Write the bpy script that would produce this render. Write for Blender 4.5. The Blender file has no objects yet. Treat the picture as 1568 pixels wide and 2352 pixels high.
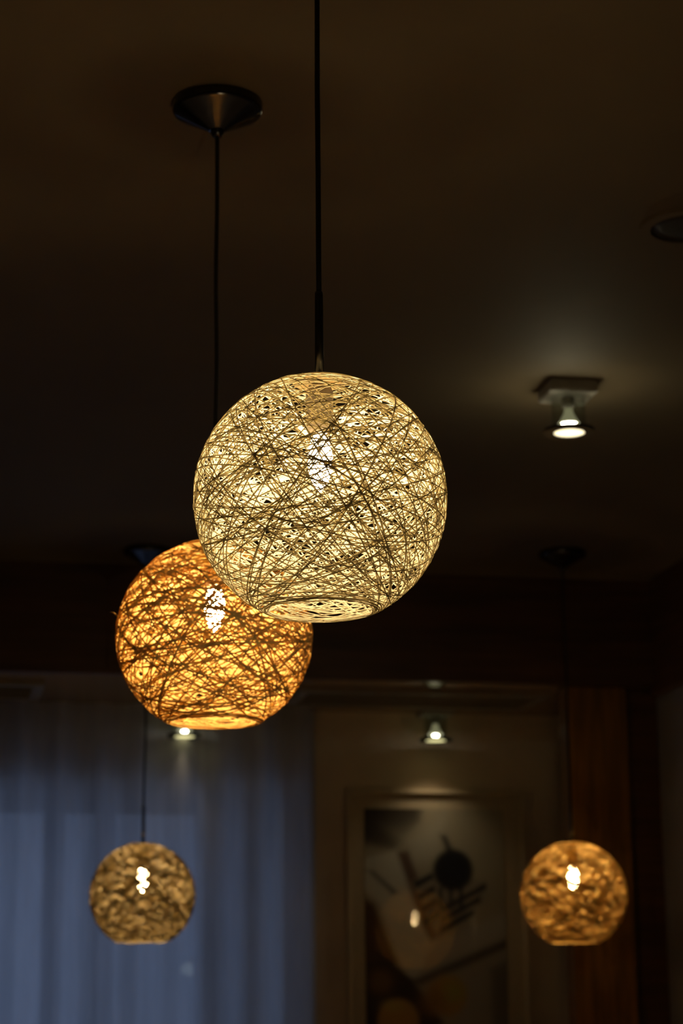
import bpy, bmesh, math, random
import numpy as np
from mathutils import Vector, Matrix

# ------------------------------------------------------------------ camera
scene = bpy.context.scene
COL = scene.collection
FPX, W, H = 4900.0, 1568.0, 2352.0
PITCH, ROLL, YAW = math.radians(13.86), math.radians(0.5), math.radians(11.0)
CAM = np.array([0.0, 0.0, 1.30])
_F = np.array([0, math.cos(PITCH), math.sin(PITCH)])
_R0 = np.array([1.0, 0, 0]); _U0 = np.array([0, -math.sin(PITCH), math.cos(PITCH)])
_R = _R0 * math.cos(ROLL) - _U0 * math.sin(ROLL)
_U = _U0 * math.cos(ROLL) + _R0 * math.sin(ROLL)
cam = bpy.data.cameras.new('camera')
cam_o = bpy.data.objects.new('camera', cam); COL.objects.link(cam_o)
m = Matrix(((_R[0], _U[0], -_F[0], CAM[0]), (_R[1], _U[1], -_F[1], CAM[1]), (_R[2], _U[2], -_F[2], CAM[2]), (0, 0, 0, 1)))
cam_o.matrix_world = m
cam.sensor_fit = 'VERTICAL'; cam.sensor_height = 36.0; cam.sensor_width = 24.0
cam.lens = FPX / H * 36.0
cam.clip_start = 0.05
cam.dof.use_dof = True
cam.dof.focus_distance = 2.44
cam.dof.aperture_fstop = 7.1
scene.camera = cam_o

# ------------------------------------------------------------------ world: blue dusk outside the window
wd = bpy.data.worlds.new('dusk'); scene.world = wd; wd.use_nodes = True
bg = wd.node_tree.nodes['Background']
bg.inputs[0].default_value = (0.40, 0.54, 0.90, 1)
bg.inputs[1].default_value = 0.76
scene.view_settings.view_transform = 'Standard'
scene.view_settings.look = 'None'
scene.view_settings.exposure = 0.0
scene.view_settings.gamma = 1.0
scene.view_settings.use_curve_mapping = False
scene.cycles.max_bounces = 6
scene.cycles.diffuse_bounces = 4
scene.cycles.transparent_max_bounces = 10
scene.cycles.debug_use_spatial_splits = True
scene.cycles.caustics_reflective = False
scene.cycles.caustics_refractive = False
scene.cycles.sample_clamp_indirect = 6.0

# ------------------------------------------------------------------ geometry of the place (room axes u, v turned by YAW)
T = np.array([math.cos(YAW), math.sin(YAW), 0]); N = np.array([-math.sin(YAW), math.cos(YAW), 0])
HC = 2.74            # main ceiling
HL = 2.397           # lower ceiling behind the bulkhead
VB = 6.50            # front of the bulkhead
VW = 7.20            # back wall
VO = VW + 0.26       # outer face of the back wall, where the window sits
def ray(x, y): return _F + _R * (x - W / 2) / FPX - _U * (y - H / 2) / FPX
def uvz(P): return (float(P @ T), float(P @ N), float(P[2]))
def on_z(x, y, z): D = ray(x, y); return uvz(CAM + D * (z - CAM[2]) / D[2])
def on_v(x, y, v): D = ray(x, y); return uvz(CAM + D * (v / (D @ N)))

# ------------------------------------------------------------------ materials
MATS = {}
def nodes_of(name):
    mt = bpy.data.materials.new(name); mt.use_nodes = True
    nt = mt.node_tree; nt.nodes.clear()
    out = nt.nodes.new('ShaderNodeOutputMaterial')
    MATS[name] = mt
    return mt, nt, out
def varied(nt, col, scale, var, stretch=None, detail=2):
    """colour with a noise driven variation of brightness"""
    tc = nt.nodes.new('ShaderNodeTexCoord')
    src = tc.outputs['Object']
    if stretch:
        mp = nt.nodes.new('ShaderNodeMapping'); mp.inputs['Scale'].default_value = stretch
        nt.links.new(src, mp.inputs[0]); src = mp.outputs[0]
    nz = nt.nodes.new('ShaderNodeTexNoise'); nz.inputs['Scale'].default_value = scale; nz.inputs['Detail'].default_value = detail
    nt.links.new(src, nz.inputs['Vector'])
    rp = nt.nodes.new('ShaderNodeValToRGB')
    rp.color_ramp.elements[0].position = 0.3; rp.color_ramp.elements[1].position = 0.7
    rp.color_ramp.elements[0].color = tuple(c * (1 - var) for c in col) + (1,)
    rp.color_ramp.elements[1].color = tuple(min(1, c * (1 + var)) for c in col) + (1,)
    nt.links.new(nz.outputs[0], rp.inputs[0])
    return rp.outputs[0], nz.outputs[0]
def surf(name, col, rough=0.6, metal=0.0, scale=6, var=0.1, stretch=None, bump=0.0, spec=0.5):
    mt, nt, out = nodes_of(name)
    b = nt.nodes.new('ShaderNodeBsdfPrincipled')
    c, h = varied(nt, col, scale, var, stretch)
    nt.links.new(c, b.inputs['Base Color'])
    b.inputs['Roughness'].default_value = rough; b.inputs['Metallic'].default_value = metal
    b.inputs['Specular IOR Level'].default_value = spec
    if bump:
        bp = nt.nodes.new('ShaderNodeBump'); bp.inputs['Strength'].default_value = bump; bp.inputs['Distance'].default_value = 0.002
        nt.links.new(h, bp.inputs['Height']); nt.links.new(bp.outputs[0], b.inputs['Normal'])
    nt.links.new(b.outputs[0], out.inputs[0])
    return mt
def string_mat(name, col, tcol, mix, scale=60, var=0.12):
    mt, nt, out = nodes_of(name)
    d = nt.nodes.new('ShaderNodeBsdfDiffuse'); t = nt.nodes.new('ShaderNodeBsdfTranslucent'); mx = nt.nodes.new('ShaderNodeMixShader')
    c, _ = varied(nt, col, scale, var, detail=0)
    nt.links.new(c, d.inputs[0]); t.inputs[0].default_value = tcol + (1,)
    mx.inputs[0].default_value = mix
    nt.links.new(d.outputs[0], mx.inputs[1]); nt.links.new(t.outputs[0], mx.inputs[2]); nt.links.new(mx.outputs[0], out.inputs[0])
    return mt
def glow(name, col, strength):
    mt, nt, out = nodes_of(name)
    e = nt.nodes.new('ShaderNodeEmission'); e.inputs[0].default_value = col + (1,); e.inputs[1].default_value = strength
    nt.links.new(e.outputs[0], out.inputs[0])
    if strength < 5: mt.cycles.emission_sampling = 'NONE'
    return mt
def thin_glass(name, tint=(0.93, 0.96, 0.94), refl=0.06, rough=0.02):
    mt, nt, out = nodes_of(name)
    t = nt.nodes.new('ShaderNodeBsdfTransparent'); t.inputs[0].default_value = tint + (1,)
    g = nt.nodes.new('ShaderNodeBsdfGlossy'); g.inputs['Roughness'].default_value = rough
    lw = nt.nodes.new('ShaderNodeLayerWeight'); lw.inputs[0].default_value = 0.18
    ma = nt.nodes.new('ShaderNodeMath'); ma.operation = 'ADD'; ma.use_clamp = True; ma.inputs[1].default_value = refl
    mu = nt.nodes.new('ShaderNodeMath'); mu.operation = 'MULTIPLY'; mu.inputs[1].default_value = 0.6
    mx = nt.nodes.new('ShaderNodeMixShader')
    nt.links.new(lw.outputs['Facing'], mu.inputs[0]); nt.links.new(mu.outputs[0], ma.inputs[0]); nt.links.new(ma.outputs[0], mx.inputs[0])
    nt.links.new(t.outputs[0], mx.inputs[1]); nt.links.new(g.outputs[0], mx.inputs[2]); nt.links.new(mx.outputs[0], out.inputs[0])
    return mt

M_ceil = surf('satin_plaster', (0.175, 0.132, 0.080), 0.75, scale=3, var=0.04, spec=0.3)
M_low = surf('glossy_lower_ceiling', (0.30, 0.17, 0.07), 0.06, scale=3, var=0.08, spec=0.6)
M_dark = surf('dark_wood', (0.105, 0.044, 0.016), 0.45, scale=5, var=0.3, stretch=(0.6, 1, 8))
M_wood = surf('brown_wood', (0.22, 0.098, 0.013), 0.5, scale=6, var=0.3, stretch=(9, 9, 0.6))
M_wall = surf('beige_wall', (0.66, 0.53, 0.38), 0.7, scale=8, var=0.06, bump=0.15)
M_white = surf('white_reveal', (0.72, 0.71, 0.70), 0.8, scale=8, var=0.04)
M_grey = surf('grey_plaster', (0.25, 0.24, 0.27), 0.75, scale=8, var=0.06, bump=0.15)
M_floor = surf('floor_tile', (0.34, 0.26, 0.18), 0.4, scale=4, var=0.2)
M_black = surf('black_cord', (0.016, 0.013, 0.011), 0.45, scale=90, var=0.25)
M_metal = surf('black_chrome', (0.10, 0.10, 0.11), 0.16, metal=1.0, scale=40, var=0.1)
M_stem = surf('dark_steel', (0.10, 0.095, 0.09), 0.28, metal=1.0, scale=80, var=0.15)
M_socket = surf('dark_socket', (0.10, 0.075, 0.05), 0.5, scale=60, var=0.15)
M_plate = surf('holder_plate', (0.55, 0.36, 0.16), 0.5, scale=40, var=0.1)
M_cream = string_mat('cream_string', (0.88, 0.82, 0.66), (0.84, 0.74, 0.50), 0.30)
M_amber = string_mat('amber_string', (0.90, 0.65, 0.29), (0.85, 0.53, 0.18), 0.27, var=0.25)
M_tan = string_mat('tan_string', (0.86, 0.74, 0.50), (0.82, 0.66, 0.38), 0.24, var=0.2)
M_rust = string_mat('rust_string', (0.92, 0.68, 0.30), (0.88, 0.58, 0.20), 0.24, var=0.2)
M_silver = surf('painted_metal', (0.34, 0.33, 0.30), 0.4, scale=40, var=0.06)
M_ring = surf('dark_ring', (0.03, 0.03, 0.03), 0.3, scale=40, var=0.1)
M_glass = thin_glass('clear_glass')
M_pane = thin_glass('window_glass', (0.9, 0.93, 0.95), 0.04)
M_picglass = thin_glass('picture_glass', (0.97, 0.97, 0.97), 0.035, 0.015)
M_frame = surf('pale_frame', (0.60, 0.48, 0.31), 0.45, scale=20, var=0.08, stretch=(1, 1, 0.2))
M_mat = surf('cream_mount', (0.80, 0.66, 0.44), 0.8, scale=50, var=0.03)
M_winframe = surf('window_frame_paint', (0.10, 0.10, 0.10), 0.5, scale=20, var=0.1)
M_vent = surf('vent_paint', (0.30, 0.26, 0.20), 0.5, scale=20, var=0.05)
M_speaker = surf('speaker_mesh', (0.04, 0.033, 0.028), 0.6, scale=200, var=0.3)

# ------------------------------------------------------------------ mesh helpers
def link(name, me, mat, parent=None, loc=None, rotz=None, smooth=False):
    o = bpy.data.objects.new(name, me); COL.objects.link(o)
    if mat: me.materials.append(mat)
    if smooth: me.polygons.foreach_set('use_smooth', [True] * len(me.polygons))
    if parent: o.parent = parent
    if loc is not None: o.location = loc
    if rotz is not None: o.rotation_euler = (0, 0, rotz)
    return o
def raw(verts, faces):
    me = bpy.data.meshes.new('mesh'); me.from_pydata([tuple(v) for v in verts], [], faces); me.update(); return me
def box_me(lo, hi, bevel=0.0):
    bm = bmesh.new(); bmesh.ops.create_cube(bm, size=1)
    for v in bm.verts:
        v.co = Vector([(lo[i] + hi[i]) / 2 + v.co[i] * (hi[i] - lo[i]) for i in range(3)])
    if bevel: bmesh.ops.bevel(bm, geom=bm.edges[:], offset=bevel, segments=2, affect='EDGES')
    me = bpy.data.meshes.new('box'); bm.to_mesh(me); bm.free(); return me
def lathe_me(prof, seg=32):
    vs, fs = [], []
    for r, z in prof:
        for k in range(seg):
            a = 2 * math.pi * k / seg; vs.append((r * math.cos(a), r * math.sin(a), z))
    for i in range(len(prof) - 1):
        for k in range(seg):
            fs.append((i * seg + k, i * seg + (k + 1) % seg, (i + 1) * seg + (k + 1) % seg, (i + 1) * seg + k))
    if prof[0][0] > 1e-4: fs.append(tuple(range(seg))[::-1])
    if prof[-1][0] > 1e-4: fs.append(tuple(range((len(prof) - 1) * seg, len(prof) * seg)))
    me = raw(vs, fs)
    bm = bmesh.new(); bm.from_mesh(me); bmesh.ops.remove_doubles(bm, verts=bm.verts[:], dist=1e-6)
    bmesh.ops.recalc_face_normals(bm, faces=bm.faces[:]); bm.to_mesh(me); bm.free()
    return me
def ring_me(r0, r1, z0, z1, seg=40):
    """closed ring of rectangular section"""
    prof = [(r0, z0), (r1, z0), (r1, z1), (r0, z1)]
    vs, fs = [], []
    for r, z in prof:
        for k in range(seg):
            a = 2 * math.pi * k / seg; vs.append((r * math.cos(a), r * math.sin(a), z))
    for i in range(4):
        j = (i + 1) % 4
        for k in range(seg): fs.append((i * seg + k, i * seg + (k + 1) % seg, j * seg + (k + 1) % seg, j * seg + k))
    me = raw(vs, fs)
    bm = bmesh.new(); bm.from_mesh(me); bmesh.ops.recalc_face_normals(bm, faces=bm.faces[:]); bm.to_mesh(me); bm.free()
    return me
def tube_me(path, r, sides=10):
    P = np.array(path, float); n = len(P); vs, fs = [], []
    for i in range(n):
        for k in range(sides):
            a = 2 * math.pi * k / sides
            vs.append((P[i][0] + r * math.cos(a), P[i][1] + r * math.sin(a), P[i][2]))
    for i in range(n - 1):
        for k in range(sides): fs.append((i * sides + k, i * sides + (k + 1) % sides, (i + 1) * sides + (k + 1) % sides, (i + 1) * sides + k))
    fs.append(tuple(range(sides))[::-1]); fs.append(tuple(range((n - 1) * sides, n * sides)))
    return raw(vs, fs)
def tag(o, label, cat=None, group=None, kind=None):
    o['label'] = label
    if cat: o['category'] = cat
    if group: o['group'] = group
    if kind: o['kind'] = kind
    return o
def thing(name, label, cat, loc, group=None, rotz=0.0):
    o = bpy.data.objects.new(name, None); COL.objects.link(o)
    o.empty_display_size = 0.05; o.location = loc; o.rotation_euler = (0, 0, rotz)
    return tag(o, label, cat, group)
def world_uv(u, v, z): p = T * u + N * v; return (float(p[0]), float(p[1]), float(z))
def room(name, lo, hi, mat, label, bevel=0.0):
    """a box of the room shell, in room axes"""
    o = link(name, box_me(lo, hi, bevel), mat, rotz=YAW)
    return tag(o, label, kind='structure')

# ------------------------------------------------------------------ room shell
UL, VR = -3.2, -2.6
u_corner = on_z(1497, 1329, HC)[0]           # where the two bulkheads meet
u_right = u_corner + 0.035                   # plaster wall under the right bulkhead
room('floor', (UL - .1, VR - .1, -0.1), (3.6, VO + .1, 0.0), M_floor, 'dark tiled restaurant floor')
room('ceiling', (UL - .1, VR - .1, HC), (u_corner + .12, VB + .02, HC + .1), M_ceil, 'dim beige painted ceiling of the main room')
room('ceiling.001', (UL - .1, VB + .03, HL), (u_right + .1, VO + .1, HL + .1), M_low, 'glossy brown lower ceiling behind the dark bulkhead')
room('trim_1', (UL - .1, VB, HL - .002), (u_corner, VB + .03, HC), M_dark, 'long dark brown bulkhead under the far edge of the ceiling')
room('trim_2', (u_corner, VR - .1, HL - .03), (u_corner + .10, VB + .03, HC), M_dark, 'dark bulkhead running along the right wall')
u_p0 = on_v(1303, 1700, VB + .03)[0]; u_p1 = on_v(1442, 1700, VB + .03)[0]
room('trim_3', (u_p0, VB + .032, 0), (u_p1, VB + .12, HL - .004), M_wood, 'brown wood pillar panel behind the right small lamp', 0.002)
room('trim_4', (u_p1, VB + .07, 0), (u_right, VB + .16, HL - .004), M_dark, 'dark wood panel between brown pillar and grey right wall')
room('wall_right', (u_right, VR - .1, 0), (u_right + .1, VO + .1, HL), M_grey, 'grey plaster wall at the right edge')
room('wall_left', (UL - .1, VR, 0), (UL, VO + .1, HC), M_wall, 'beige left side wall outside the view')
room('wall_front', (UL - .1, VR - .1, 0), (u_right, VR, HC), M_wall, 'beige wall behind the viewer')

# back wall with the window opening behind the curtain
zt = on_v(200, 1815, VW)[2]                   # head of the window
zs = 0.55
u_w0 = on_v(-420, 2000, VW)[0]; u_w1 = on_v(650, 2000, VW)[0]
room('wall_back', (u_w1, VW, 0), (u_right, VO + .1, HL + .1), M_wall, 'beige back wall carrying the framed picture')
wb = room('wall_back.001', (UL, VW, 0), (u_w0, VO + .1, HL + .1), M_white, 'pale back wall left of the window')
room('wall_back.002', (u_w0, VW, zt), (u_w1, VO + .1, HL + .1), M_white, 'wall strip above the curtained window')
room('wall_back.003', (u_w0, VW, 0), (u_w1, VO + .1, zs), M_white, 'wall strip below the curtained window')
win = thing('window_1', 'dusk-blue window with dark mullions behind the sheer curtain', None, world_uv((u_w0 + u_w1) / 2, VO, zs), rotz=YAW)
win['kind'] = 'structure'
uc = (u_w0 + u_w1) / 2
def winpart(name, u0, u1, z0, z1, v0, v1, mat):
    return link(name, box_me((u0 - uc, v0 - VO, z0 - zs), (u1 - uc, v1 - VO, z1 - zs)), mat, win)
marks = [u_w0] + [on_v(x, 2000, VO)[0] for x in (-200, 122, 240, 470)] + [u_w1]
winpart('window_frame', u_w0, u_w1, zt - .05, zt, VO - .02, VO + .04, M_winframe)
winpart('window_frame', u_w0, u_w1, zs, zs + .06, VO - .02, VO + .04, M_winframe)
for i, mu_ in enumerate(marks):
    hw = 0.034 if 0 < i < len(marks) - 1 else 0.03
    lo_, hi_ = mu_ - hw, mu_ + hw
    if i == 0: lo_, hi_ = mu_, mu_ + .03
    if i == len(marks) - 1: lo_, hi_ = mu_ - .03, mu_
    winpart('mullion', lo_, hi_, zs + .06, zt - .05, VO - .02, VO + .04, M_winframe)
for a, b in zip(marks[:-1], marks[1:]):
    winpart('pane', a + .012, b - .012, zs + .06, zt - .05, VO + .004, VO + .010, M_pane)

u_o = on_v(500, 2000, VO + .45)[0]  # added wall outside, cuts the dusk light on the curtain's right part
room('wall_dimmer', (u_o, VO + .45, 0), (u_o + 3.0, VO + .75, 3.4), M_grey, 'added grey outdoor wall that dims the right part of the curtain')

# ------------------------------------------------------------------ woven globe pendant lamps
def weave_me(R, n, wid, segs, sides, bot, top, seed, wob=0.006, spread=0.10, rim=14, depth=0.02):
    rng = np.random.default_rng(seed)
    bot, top = math.radians(bot), math.radians(top)
    V, Q = [], []
    th = np.linspace(0, 2 * math.pi, segs, endpoint=False)
    ph = np.linspace(0, 2 * math.pi, sides, endpoint=False)
    made = 0; base = 0
    while made < n:
        if made < rim:                                   # strands laid round the lower and upper rim
            lower = made % 3 != 2
            ti = abs(rng.normal(0, 0.05)); az = rng.uniform(0, 2 * math.pi)
            nv = np.array([math.sin(ti) * math.cos(az), math.sin(ti) * math.sin(az), math.cos(ti)])
            al = (math.pi - bot - ti - rng.uniform(0, 0.09)) if lower else (top + ti + rng.uniform(0, 0.15))
        else:
            nv = rng.normal(size=3); nv /= np.linalg.norm(nv)
            al = math.pi / 2 + rng.normal(0, spread)
            tn = math.acos(nv[2])
            amin = abs(tn - al); amax = tn + al
            if amax > math.pi: amax = 2 * math.pi - amax
            if amin < top or amax > math.pi - bot: continue
        a = np.cross(nv, [0.3, 0.5, 0.81]); a /= np.linalg.norm(a); b = np.cross(nv, a)
        Ri = R * (1 - depth * rng.random() ** 1.3)
        off = Ri * math.cos(al) + R * wob * np.sin(rng.integers(2, 5) * th + rng.uniform(0, 6.3)) + R * wob * 0.4 * np.sin(rng.integers(6, 13) * th + rng.uniform(0, 6.3))
        if made < rim: off = np.full_like(th, Ri * math.cos(al))
        rr = Ri * math.sin(al)
        P = off[:, None] * nv + rr * (np.cos(th)[:, None] * a + np.sin(th)[:, None] * b)
        P *= (Ri / np.linalg.norm(P, axis=1))[:, None]
        tg = np.roll(P, -1, 0) - np.roll(P, 1, 0); tg /= np.linalg.norm(tg, axis=1)[:, None]
        e1 = P / Ri; e2 = np.cross(tg, e1)
        w_ = wid * rng.uniform(0.75, 1.2) / 2
        ring = P[:, None, :] + w_ * (0.75 * np.cos(ph)[None, :, None] * e1[:, None, :] + np.sin(ph)[None, :, None] * e2[:, None, :])
        V.append(ring.reshape(-1, 3))
        i, k = np.meshgrid(np.arange(segs), np.arange(sides), indexing='ij')
        i2 = (i + 1) % segs; k2 = (k + 1) % sides
        Q.append(np.stack([i * sides + k, i2 * sides + k, i2 * sides + k2, i * sides + k2], -1).reshape(-1, 4) + base)
        base += segs * sides; made += 1
    V = np.concatenate(V); Q = np.concatenate(Q)
    me = bpy.data.meshes.new('weave')
    me.vertices.add(len(V)); me.vertices.foreach_set('co', V.astype(np.float32).ravel())
    me.loops.add(Q.size); me.loops.foreach_set('vertex_index', Q.astype(np.int32).ravel())
    me.polygons.add(len(Q)); me.polygons.foreach_set('loop_start', np.arange(0, Q.size, 4, dtype=np.int32))
    me.polygons.foreach_set('use_smooth', np.ones(len(Q), dtype=bool))
    me.update(calc_edges=True)
    return me

def pendant(label, px, py, dia, wpx, mat, mesh_args, bulb_col, bulb_strength, seed, shade_label):
    depth = FPX * dia / wpx
    P = CAM + ray(px, py) * depth
    R = dia / 2
    x, y, zc = float(P[0]), float(P[1]), float(P[2])
    root = thing('pendant_lamp', label, 'pendant lamp', (x, y, HC), 'woven globe pendant lamps')
    k = zc - HC                                       # centre of the globe below the ceiling
    can = link('canopy', lathe_me([(0.068, 0.0), (0.0715, -0.003), (0.0715, -0.013), (0.0700, -0.0165), (0.0680, -0.0180), (0.0665, -0.0186), (0.0140, -0.0475), (0.0130, -0.0480), (0.0, -0.0485)], 48), M_metal, root, smooth=True)
    link('cord_grip', lathe_me([(0.0, -0.045), (0.0105, -0.046), (0.0110, -0.052), (0.007, -0.058), (0.0, -0.059)], 20), M_metal, can, smooth=True)
    z1, z0 = -0.056, k + R + 0.105
    rng = random.Random(seed)
    a1, a2 = rng.uniform(-.0025, .0025), rng.uniform(-.002, .002)
    path = []
    for i in range(33):
        s = i / 32
        wv = math.sin(math.pi * s)
        path.append((wv * (a1 * math.sin(5 * s + seed) + a2 * math.sin(11 * s)), wv * a2 * math.cos(7 * s), z1 + (z0 - z1) * s))
    link('cord', tube_me(path, 0.0033, 10), M_black, root, smooth=True)
    link('stem', lathe_me([(0.0, z0 + .004), (0.0046, z0 + .003), (0.0050, z0), (0.0054, k + R - .01), (0.0, k + R - .012)], 16), M_stem, root, smooth=True)
    link('holder_plate', lathe_me([(0.0, k + R * .97), (R * .21, k + R * .965), (R * .215, k + R * .95), (0.0, k + R * .945)], 28), M_plate, root, smooth=True)
    zb = k + R * 0.50                                 # top of the glass bulb
    link('socket', lathe_me([(0.0, k + R * .95), (0.012, k + R * .945), (0.0165, k + R * .87), (0.0165, zb + .020), (0.0135, zb + .004), (0.0, zb + .002)], 20), M_socket, root, smooth=True)
    em = glow('bulb_glow', bulb_col, bulb_strength)
    link('bulb', lathe_me([(0.0, zb + .003), (0.0100, zb), (0.0155, zb - .022), (0.0150, zb - .038), (0.0085, zb - .058), (0.0, zb - .067)], 9), em, root, smooth=True)
    sh = link('shade', weave_me(R, seed=seed, **mesh_args), mat, root, loc=(0, 0, k))
    sh['kind'] = 'stuff'; sh['label'] = shade_label
    return root, P

lamps = []
def PEND(*a): lamps.append(pendant(*a))
WARM = (1.0, 0.755, 0.405)
PEND('large cream string globe pendant lamp in sharp focus, nearest of all', 735, 1146, 0.300, 584, M_cream,
        dict(n=192, wid=0.0016, segs=128, sides=6, bot=24, top=11, wob=0.0025), WARM, 190.0, 11, 'cream woven string globe with open bottom')
PEND('glowing orange string globe pendant lamp partly behind the large cream one', 492, 1462, 0.292, 451, M_amber,
        dict(n=215, wid=0.0022, segs=110, sides=5, bot=26, top=13, wob=0.016, depth=0.03), (1.0, 0.69, 0.33), 235.0, 5, 'orange brown woven string globe with open bottom')
PEND('small far tan string globe pendant lamp hanging before the blue curtain', 327, 2057, 0.306, 242, M_tan,
        dict(n=300, wid=0.0023, segs=76, sides=4, bot=29, top=13, wob=0.006, depth=0.03), (1.0, 0.73, 0.37), 118.0, 23, 'tan woven string globe')
PEND('small far rust orange string globe pendant lamp right of the framed picture', 1317, 2055, 0.314, 245, M_rust,
        dict(n=300, wid=0.0023, segs=76, sides=4, bot=26, top=13, wob=0.006, depth=0.03), (1.0, 0.69, 0.31), 142.0, 37, 'rust orange woven string globe')

o_lamp, o_P = lamps[1]
shade_o = [c for c in o_lamp.children if c.name.startswith('shade')][0]
cr = 0.292 / 2
link('loose_strand', tube_me([(-cr * .985 - .010 * s, -.012, .030 + .014 * s - .008 * s * s) for s in (0, .3, .6, .85, 1)], 0.0013, 6), M_amber, shade_o, smooth=True)

# ------------------------------------------------------------------ ceiling spotlights: square base, glass tube, reflector bulb, ring
M_refl = glow('reflector_glow', (1.0, 0.92, 0.50), 0.20)
M_lip = glow('reflector_lip_glow', (1.0, 0.90, 0.55), 0.8)
M_hot = glow('halogen_capsule', (1.0, 0.84, 0.56), 340.0)
M_hot_far = glow('halogen_capsule_dim', (1.0, 0.92, 0.74), 22.0); M_hot_far.cycles.emission_sampling = 'NONE'
M_lens = glow('lens_glow', (1.0, 0.86, 0.52), 2.2)
M_lens_far = glow('lens_glow_dim', (1.0, 0.90, 0.42), 1.25)
def spotlight(label, u, v, z, power=24.0, cone=75, blend=0.6, hot=False):
    root = thing('ceiling_spotlight', label, 'spotlight', world_uv(u, v, z), 'glass ceiling spotlights', YAW)
    s = 0.055
    link('base', box_me((-s, -s, -0.030), (s, s, 0.0), 0.003), M_silver, root)
    link('lamp_holder', lathe_me([(0.0, -0.029), (0.015, -0.029), (0.015, -0.052), (0.011, -0.056), (0.0, -0.056)], 20), M_silver, root, smooth=True)
    link('glass_tube', ring_me(0.0372, 0.0387, -0.106, -0.030, 36), M_glass, root, smooth=False)
    bulb = link('reflector_bulb', lathe_me([(0.0, -0.055), (0.009, -0.056), (0.0115, -0.068), (0.018, -0.080), (0.0235, -0.090), (0.0, -0.0905)], 24), M_refl, root, smooth=True)
    link('reflector_lip', ring_me(0.0225, 0.0242, -0.0935, -0.0900, 28), M_lip, bulb)
    if hot: link('capsule', lathe_me([(0.0, -0.0940), (0.0236, -0.0942), (0.0236, -0.0985), (0.0, -0.0990)], 10), M_hot, bulb)
    else: link('capsule', lathe_me([(0.0, -0.0906), (0.0095, -0.0925), (0.0092, -0.0995), (0.0, -0.1020)], 10), M_hot_far, bulb, smooth=True)
    link('ring', ring_me(0.0345, 0.058, -0.1135, -0.106, 44), M_ring, root)
    link('lens', lathe_me([(0.0, -0.1090), (0.0335, -0.1090), (0.0345, -0.1120), (0.0, -0.1165)], 24), M_lens if z > HL + .1 else M_lens_far, root)
    ld = bpy.data.lights.new('halogen_beam', 'SPOT'); ld.energy = power; ld.color = (1.0, 0.80, 0.52)
    ld.spot_size = math.radians(cone); ld.spot_blend = blend; ld.shadow_soft_size = 0.03
    lo = bpy.data.objects.new('halogen_beam', ld); COL.objects.link(lo); lo.parent = root; lo.location = (0, 0, -0.122)
    return root
c0 = on_z(1303, 885, HC)
spotlight('square based spotlight alone on the main ceiling at right', c0[0], c0[1], HC, hot=True)
c1 = on_z(993, 1630, HL); c2 = on_z(413, 1630, HL)
spotlight('small far spotlight on the lower ceiling above the framed picture', c1[0], 7.07, HL, 2.0, 105, 1.0)
spotlight('small far spotlight peeking out just below the orange globe lamp', c2[0], 7.08, HL, 0.6, 64, 1.0)
for lb, uo, vo in (('added unseen fill spotlight on the main ceiling to the left', -1.9, 0.0), ('added unseen fill spotlight on the main ceiling above and behind the viewer', 0.0, -3.1), ('added unseen fill spotlight on the main ceiling behind the viewer to the left', -1.9, -3.1)):
    spotlight(lb, c0[0] + uo, c0[1] + vo, HC)  # unseen extra spotlights, added to raise the room's ambient light

# ------------------------------------------------------------------ round ceiling speaker cut by the right edge
c3 = on_z(1584, 518, HC)
sp = thing('ceiling_speaker', 'round dark flush ceiling speaker cut by right edge', 'speaker', world_uv(c3[0], c3[1], HC), None, YAW)
link('rim', ring_me(0.072, 0.092, -0.007, 0.0, 48), M_ceil, sp)
link('grille', lathe_me([(0.0715, 0.0), (0.0715, -0.003), (0.05, -0.0045), (0.0, -0.005)], 40), M_speaker, sp, smooth=True)

# ------------------------------------------------------------------ air vents in the lower ceiling
def vent(label, u0, u1):
    v0, v1 = on_z(1000, 1586, HL)[1], on_z(1000, 1621, HL)[1]
    root = thing('air_vent', label, 'air vent', world_uv((u0 + u1) / 2, (v0 + v1) / 2, HL), 'air vents in the lower ceiling', YAW)
    a, b = (u1 - u0) / 2, (v1 - v0) / 2
    for n_, lo, hi in (('frame_bar', (-a, -b, -.012), (a, -b + .035, 0)), ('frame_bar', (-a, b - .035, -.012), (a, b, 0)),
                       ('frame_bar', (-a, -b + .035, -.012), (-a + .035, b - .035, 0)), ('frame_bar', (a - .035, -b + .035, -.012), (a, b - .035, 0))):
        link(n_, box_me(lo, hi, 0.002), M_vent, root)
    sl = box_me((-a + .036, -.013, -.0015), (a - .036, .013, .0015)); sl.materials.append(M_vent)
    for i in range(6):
        o = bpy.data.objects.new('slat', sl); COL.objects.link(o); o.parent = root
        o.location = (0, -b + .053 + i * (2 * b - .106) / 5, -.0085); o.rotation_euler = (math.radians(24), 0, 0)
ve1 = on_z(1270, 1590, HL)[0]; vs1 = on_z(690, 1580, HL)[0]
vent('long beige air vent above the framed picture', vs1, ve1)
ve0 = on_z(98, 1580, HL)[0]
vent('long beige air vent above the curtain at left edge', ve0 - (ve1 - vs1), ve0)

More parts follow.
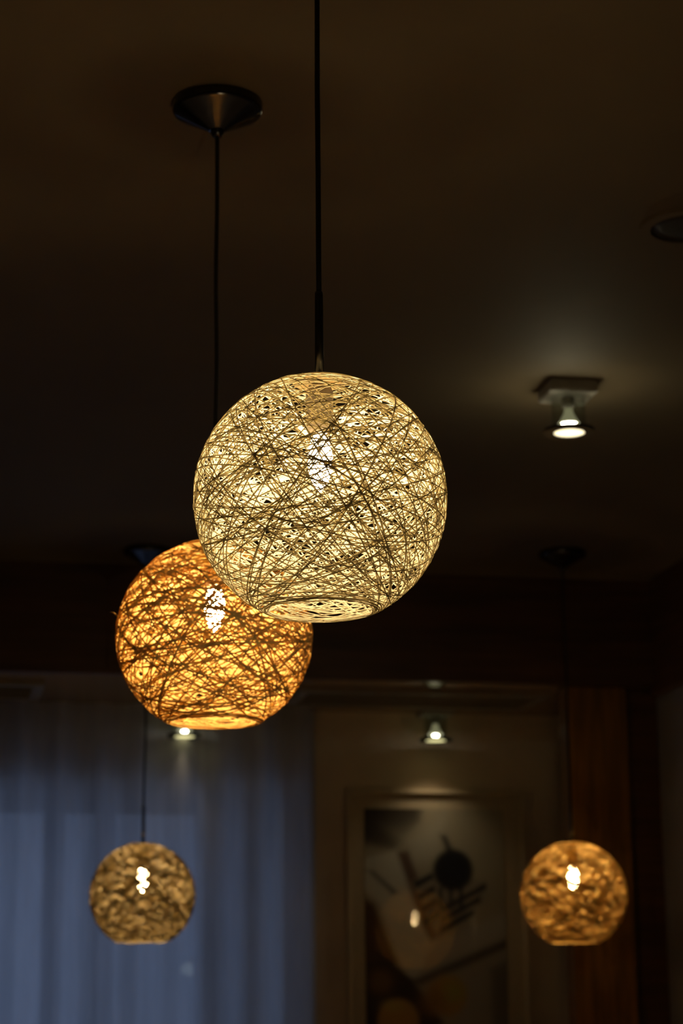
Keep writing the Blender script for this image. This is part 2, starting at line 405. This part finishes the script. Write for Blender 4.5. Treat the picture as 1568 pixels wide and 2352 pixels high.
# ------------------------------------------------------------------ framed picture
fx0, fz1 = on_v(793, 1815, VW)[0], on_v(1000, 1815, VW)[2]
fx1 = on_v(1203, 1900, VW)[0]
px0, px1 = on_v(834, 1900, VW)[0], on_v(1153, 1900, VW)[0]
pz1 = on_v(1000, 1860, VW)[2]
fz0 = fz1 - 1.05; pz0 = fz0 + (fz1 - pz1)
pc = world_uv((fx0 + fx1) / 2, VW, fz0)
pic = thing('framed_picture', 'tall framed print of dark ball, pale cloth and orange fruit', 'picture', pc, None, YAW)
um = (fx0 + fx1) / 2
def pbox(n_, u0, u1, z0, z1, d0, d1, mat, bev=0.0, par=None):
    return link(n_, box_me((u0 - um, -d1, z0 - fz0), (u1 - um, -d0, z1 - fz0), bev), mat, par or pic)
fw = 0.016
pbox('frame_bar', fx0, fx1, fz1 - fw, fz1, 0, .030, M_frame, .002)
pbox('frame_bar', fx0, fx1, fz0, fz0 + fw, 0, .030, M_frame, .002)
pbox('frame_bar', fx0, fx0 + fw, fz0 + fw, fz1 - fw, 0, .030, M_frame, .002)
pbox('frame_bar', fx1 - fw, fx1, fz0 + fw, fz1 - fw, 0, .030, M_frame, .002)
pbox('mount', fx0 + fw, fx1 - fw, fz0 + fw, fz1 - fw, .004, .014, M_mat)
pbox('glass', fx0 + fw, fx1 - fw, fz0 + fw, fz1 - fw, .0215, .0235, M_picglass)
# the print: a grid whose colours are drawn by formula (s across, t down, both in print widths)
pw, phh = px1 - px0, pz1 - pz0
nx, nz = 140, int(140 * phh / pw)
gs, gt = np.meshgrid(np.linspace(0, 1, nx + 1), np.linspace(0, phh / pw, nz + 1))
def z4(X, Y): return ((X - 146) / 889.0, (Y - 988) / 889.0)
img = np.zeros(gs.shape + (3,)); img[:] = (0.27, 0.235, 0.165)
def sstep(d, soft): return 1 / (1 + np.exp(np.clip(d / soft * 4, -30, 30)))
def paint(mask, c, op=1.0):
    global img
    mk = (mask * op)[..., None]; img = img * (1 - mk) + np.array(c) * mk
def poly(pts, soft=0.02):
    P = [z4(*p) for p in pts]; d = np.full(gs.shape, -1e9)
    ar = sum(P[i][0] * P[(i + 1) % len(P)][1] - P[(i + 1) % len(P)][0] * P[i][1] for i in range(len(P)))
    for i in range(len(P)):
        (x0, y0), (x1, y1) = P[i], P[(i + 1) % len(P)]
        L = math.hypot(x1 - x0, y1 - y0) + 1e-9
        dd = ((gs - x0) * (y1 - y0) - (gt - y0) * (x1 - x0)) / L
        d = np.maximum(d, dd if ar > 0 else -dd)
    return sstep(d, soft)
def disc(X, Y, r, soft=0.02, sy=1.0):
    x, y = z4(X, Y); return sstep(np.hypot(gs - x, (gt - y) / sy) - r / 889.0, soft)
paint(poly([(100, 940), (520, 940), (500, 1060), (340, 1240), (100, 1200)], .06), (.035, .026, .018))
paint(poly([(330, 1130), (1100, 960), (1100, 1300), (700, 1500), (380, 1300)], .15), (.30, .27, .19), .7)
CLOTH = (.40, .385, .32)
paint(poly([(120, 1300), (350, 1240), (430, 1440), (250, 1570), (120, 1480)], .03), CLOTH)
paint(poly([(225, 1530), (430, 1420), (600, 1800), (310, 1780)], .03), CLOTH)
paint(poly([(300, 1750), (600, 1780), (480, 2020), (390, 2010)], .03), CLOTH)
paint(poly([(420, 1180), (640, 1060), (620, 1300), (440, 1330)], .10), CLOTH, .5)
paint(poly([(170, 1370), (200, 1370), (350, 1500), (320, 1510)], .03), (.10, .09, .07))
paint(poly([(355, 1260), (420, 1245), (610, 1760), (560, 1800), (500, 1700)], .03), (.10, .06, .04))
paint(poly([(440, 1440), (560, 1380), (860, 1420), (915, 1440), (900, 1560), (590, 1770)], .03), (.22, .19, .14))
for k_ in range(4):
    y0 = 1440 + k_ * 75
    paint(poly([(450 + 22 * k_, y0), (570 + 12 * k_, y0 - 60), (580 + 12 * k_, y0 - 25), (470 + 22 * k_, y0 + 35)], .02), (.015, .015, .018))
    if k_ < 3: paint(poly([(620 + 0 * k_, 1590 + 60 * k_), (910 - 40 * k_, 1440 + 80 * k_), (915 - 40 * k_, 1475 + 80 * k_), (620, 1630 + 60 * k_)], .02), (.02, .02, .02))
for k_ in range(3):
    paint(poly([(610 + 65 * k_, 1470), (635 + 65 * k_, 1470), (635 + 65 * k_, 1590), (610 + 65 * k_, 1590)], .02), (.03, .03, .03))
paint(poly([(630, 1150), (665, 1150), (715, 1260), (670, 1260)], .03), (.04, .035, .03))
paint(disc(705, 1362, 128, .03), (.006, .006, .008))
paint(poly([(560, 1810), (1100, 1590), (1100, 1760), (470, 2010)], .06), (.33, .30, .25))
paint(poly([(430, 2030), (1060, 1770), (1060, 1830), (760, 1950), (480, 2060)], .04), (.07, .055, .045))
paint(poly([(560, 2060), (1060, 1850), (1100, 2900), (640, 2900), (720, 2300)], .05), (.27, .24, .20))
paint(poly([(930, 1960), (1060, 1900), (1060, 2900), (940, 2900)], .06), (.14, .125, .10))
paint(poly([(100, 1520), (200, 1570), (340, 1920), (100, 2100)], .03), (.075, .034, .014))
paint(poly([(100, 1930), (345, 1900), (440, 2030), (690, 2250), (640, 2900), (100, 2900)], .03), (.035, .016, .008))
paint(disc(240, 2040, 70, .08), (.16, .08, .02))
paint(disc(655, 2120, 118, .05), (.34, .19, .03)); paint(disc(690, 2100, 60, .08), (.30, .26, .04))
paint(disc(560, 2160, 80, .10), (.24, .11, .02), .8)
paint(disc(345, 2270, 128, .03), (.42, .22, .04)); paint(disc(310, 2180, 60, .08, .5), (.46, .34, .08), .7)
paint(disc(610, 2370, 66, .03), (.46, .38, .20))
paint(poly([(200, 2460), (640, 2420), (640, 2900), (150, 2900)], .08), (.06, .035, .02))
vs_ = np.stack([px0 - um + gs * pw, np.full(gs.shape, -0.0165), (pz1 - fz0) - gt * pw], -1).reshape(-1, 3)
idx = np.arange((nx + 1) * (nz + 1)).reshape(nz + 1, nx + 1)
q = np.stack([idx[:-1, :-1], idx[1:, :-1], idx[1:, 1:], idx[:-1, 1:]], -1).reshape(-1, 4)
me = raw(vs_, q.tolist())
ca = me.color_attributes.new('print', 'FLOAT_COLOR', 'POINT')
ca.data.foreach_set('color', np.concatenate([np.clip(img * 2.2, 0, 0.9).reshape(-1, 3), np.ones((img.shape[0] * img.shape[1], 1))], 1).astype(np.float32).ravel())
mt, nt, out = nodes_of('printed_picture')
at_ = nt.nodes.new('ShaderNodeAttribute'); at_.attribute_name = 'print'
bs = nt.nodes.new('ShaderNodeBsdfPrincipled'); bs.inputs['Roughness'].default_value = 0.6
nt.links.new(at_.outputs['Color'], bs.inputs['Base Color']); nt.links.new(bs.outputs[0], out.inputs[0])
link('print', me, mt, pic)

# ------------------------------------------------------------------ sheer curtain in front of the window
mt, nt, out = nodes_of('sheer_fabric')
c, _ = varied(nt, (0.72, 0.72, 0.74), 30, 0.06, (1, 1, 0.15))
d_ = nt.nodes.new('ShaderNodeBsdfDiffuse'); t_ = nt.nodes.new('ShaderNodeBsdfTranslucent'); tr = nt.nodes.new('ShaderNodeBsdfTransparent')
nt.links.new(c, d_.inputs[0]); nt.links.new(c, t_.inputs[0])
m1 = nt.nodes.new('ShaderNodeMixShader'); m1.inputs[0].default_value = 0.60
m2 = nt.nodes.new('ShaderNodeMixShader'); m2.inputs[0].default_value = 0.045
nt.links.new(d_.outputs[0], m1.inputs[1]); nt.links.new(t_.outputs[0], m1.inputs[2])
nt.links.new(m1.outputs[0], m2.inputs[1]); nt.links.new(tr.outputs[0], m2.inputs[2]); nt.links.new(m2.outputs[0], out.inputs[0])
cu0, cu1 = -1.6, on_v(735, 2000, VW - .10)[0]
rng = np.random.default_rng(3)
nu, nzc = 520, 10
uu = np.linspace(cu0, cu1, nu)
phs = np.cumsum(rng.uniform(.6, 1.4, nu)) * (uu[1] - uu[0]) * 2 * math.pi / 0.13
vv = VW - .085 + .016 * np.sin(phs) + .008 * np.sin(phs * .37 + 1)
ret = np.clip((uu - (cu1 - .03)) / .03, 0, 1); vv = vv * (1 - ret) + (VW - .004) * ret   # the last fold turns back to the wall
zz = np.linspace(0.02, HL, nzc)
gv = np.stack([np.broadcast_to(uu, (nzc, nu)), np.broadcast_to(vv, (nzc, nu)), np.broadcast_to(zz[:, None], (nzc, nu))], -1).reshape(-1, 3)
ii = np.arange(nu * nzc).reshape(nzc, nu)
qq = np.stack([ii[:-1, :-1], ii[:-1, 1:], ii[1:, 1:], ii[1:, :-1]], -1).reshape(-1, 4)
cur = link('curtain', raw(gv, qq.tolist()), mt, rotz=YAW, smooth=True)
tag(cur, 'floor-length sheer grey curtain glowing blue from the window behind', 'curtain')

# ------------------------------------------------------------------ small lantern on the added outdoor wall, seen through the curtain
lv = VO + .62
lu, _, lz = on_v(437, 2230, lv)
lan = thing('wall_lantern', 'small pale lantern glowing through the curtain below the tan lamp', 'lantern', world_uv(u_o, lv, lz), None, YAW)
du = lu - u_o
link('bracket', box_me((du, -.006, .030), (0, .006, .042), .002), M_ring, lan)
lg = glow('lantern_glow', (0.75, 0.88, 1.0), 1.7)
link('lantern_glass', lathe_me([(0.0, .03), (0.020, .028), (0.036, .010), (0.034, -.006), (0.018, -.016), (0.0, -.018)], 16), lg, lan, loc=(du, 0, 0), smooth=True)
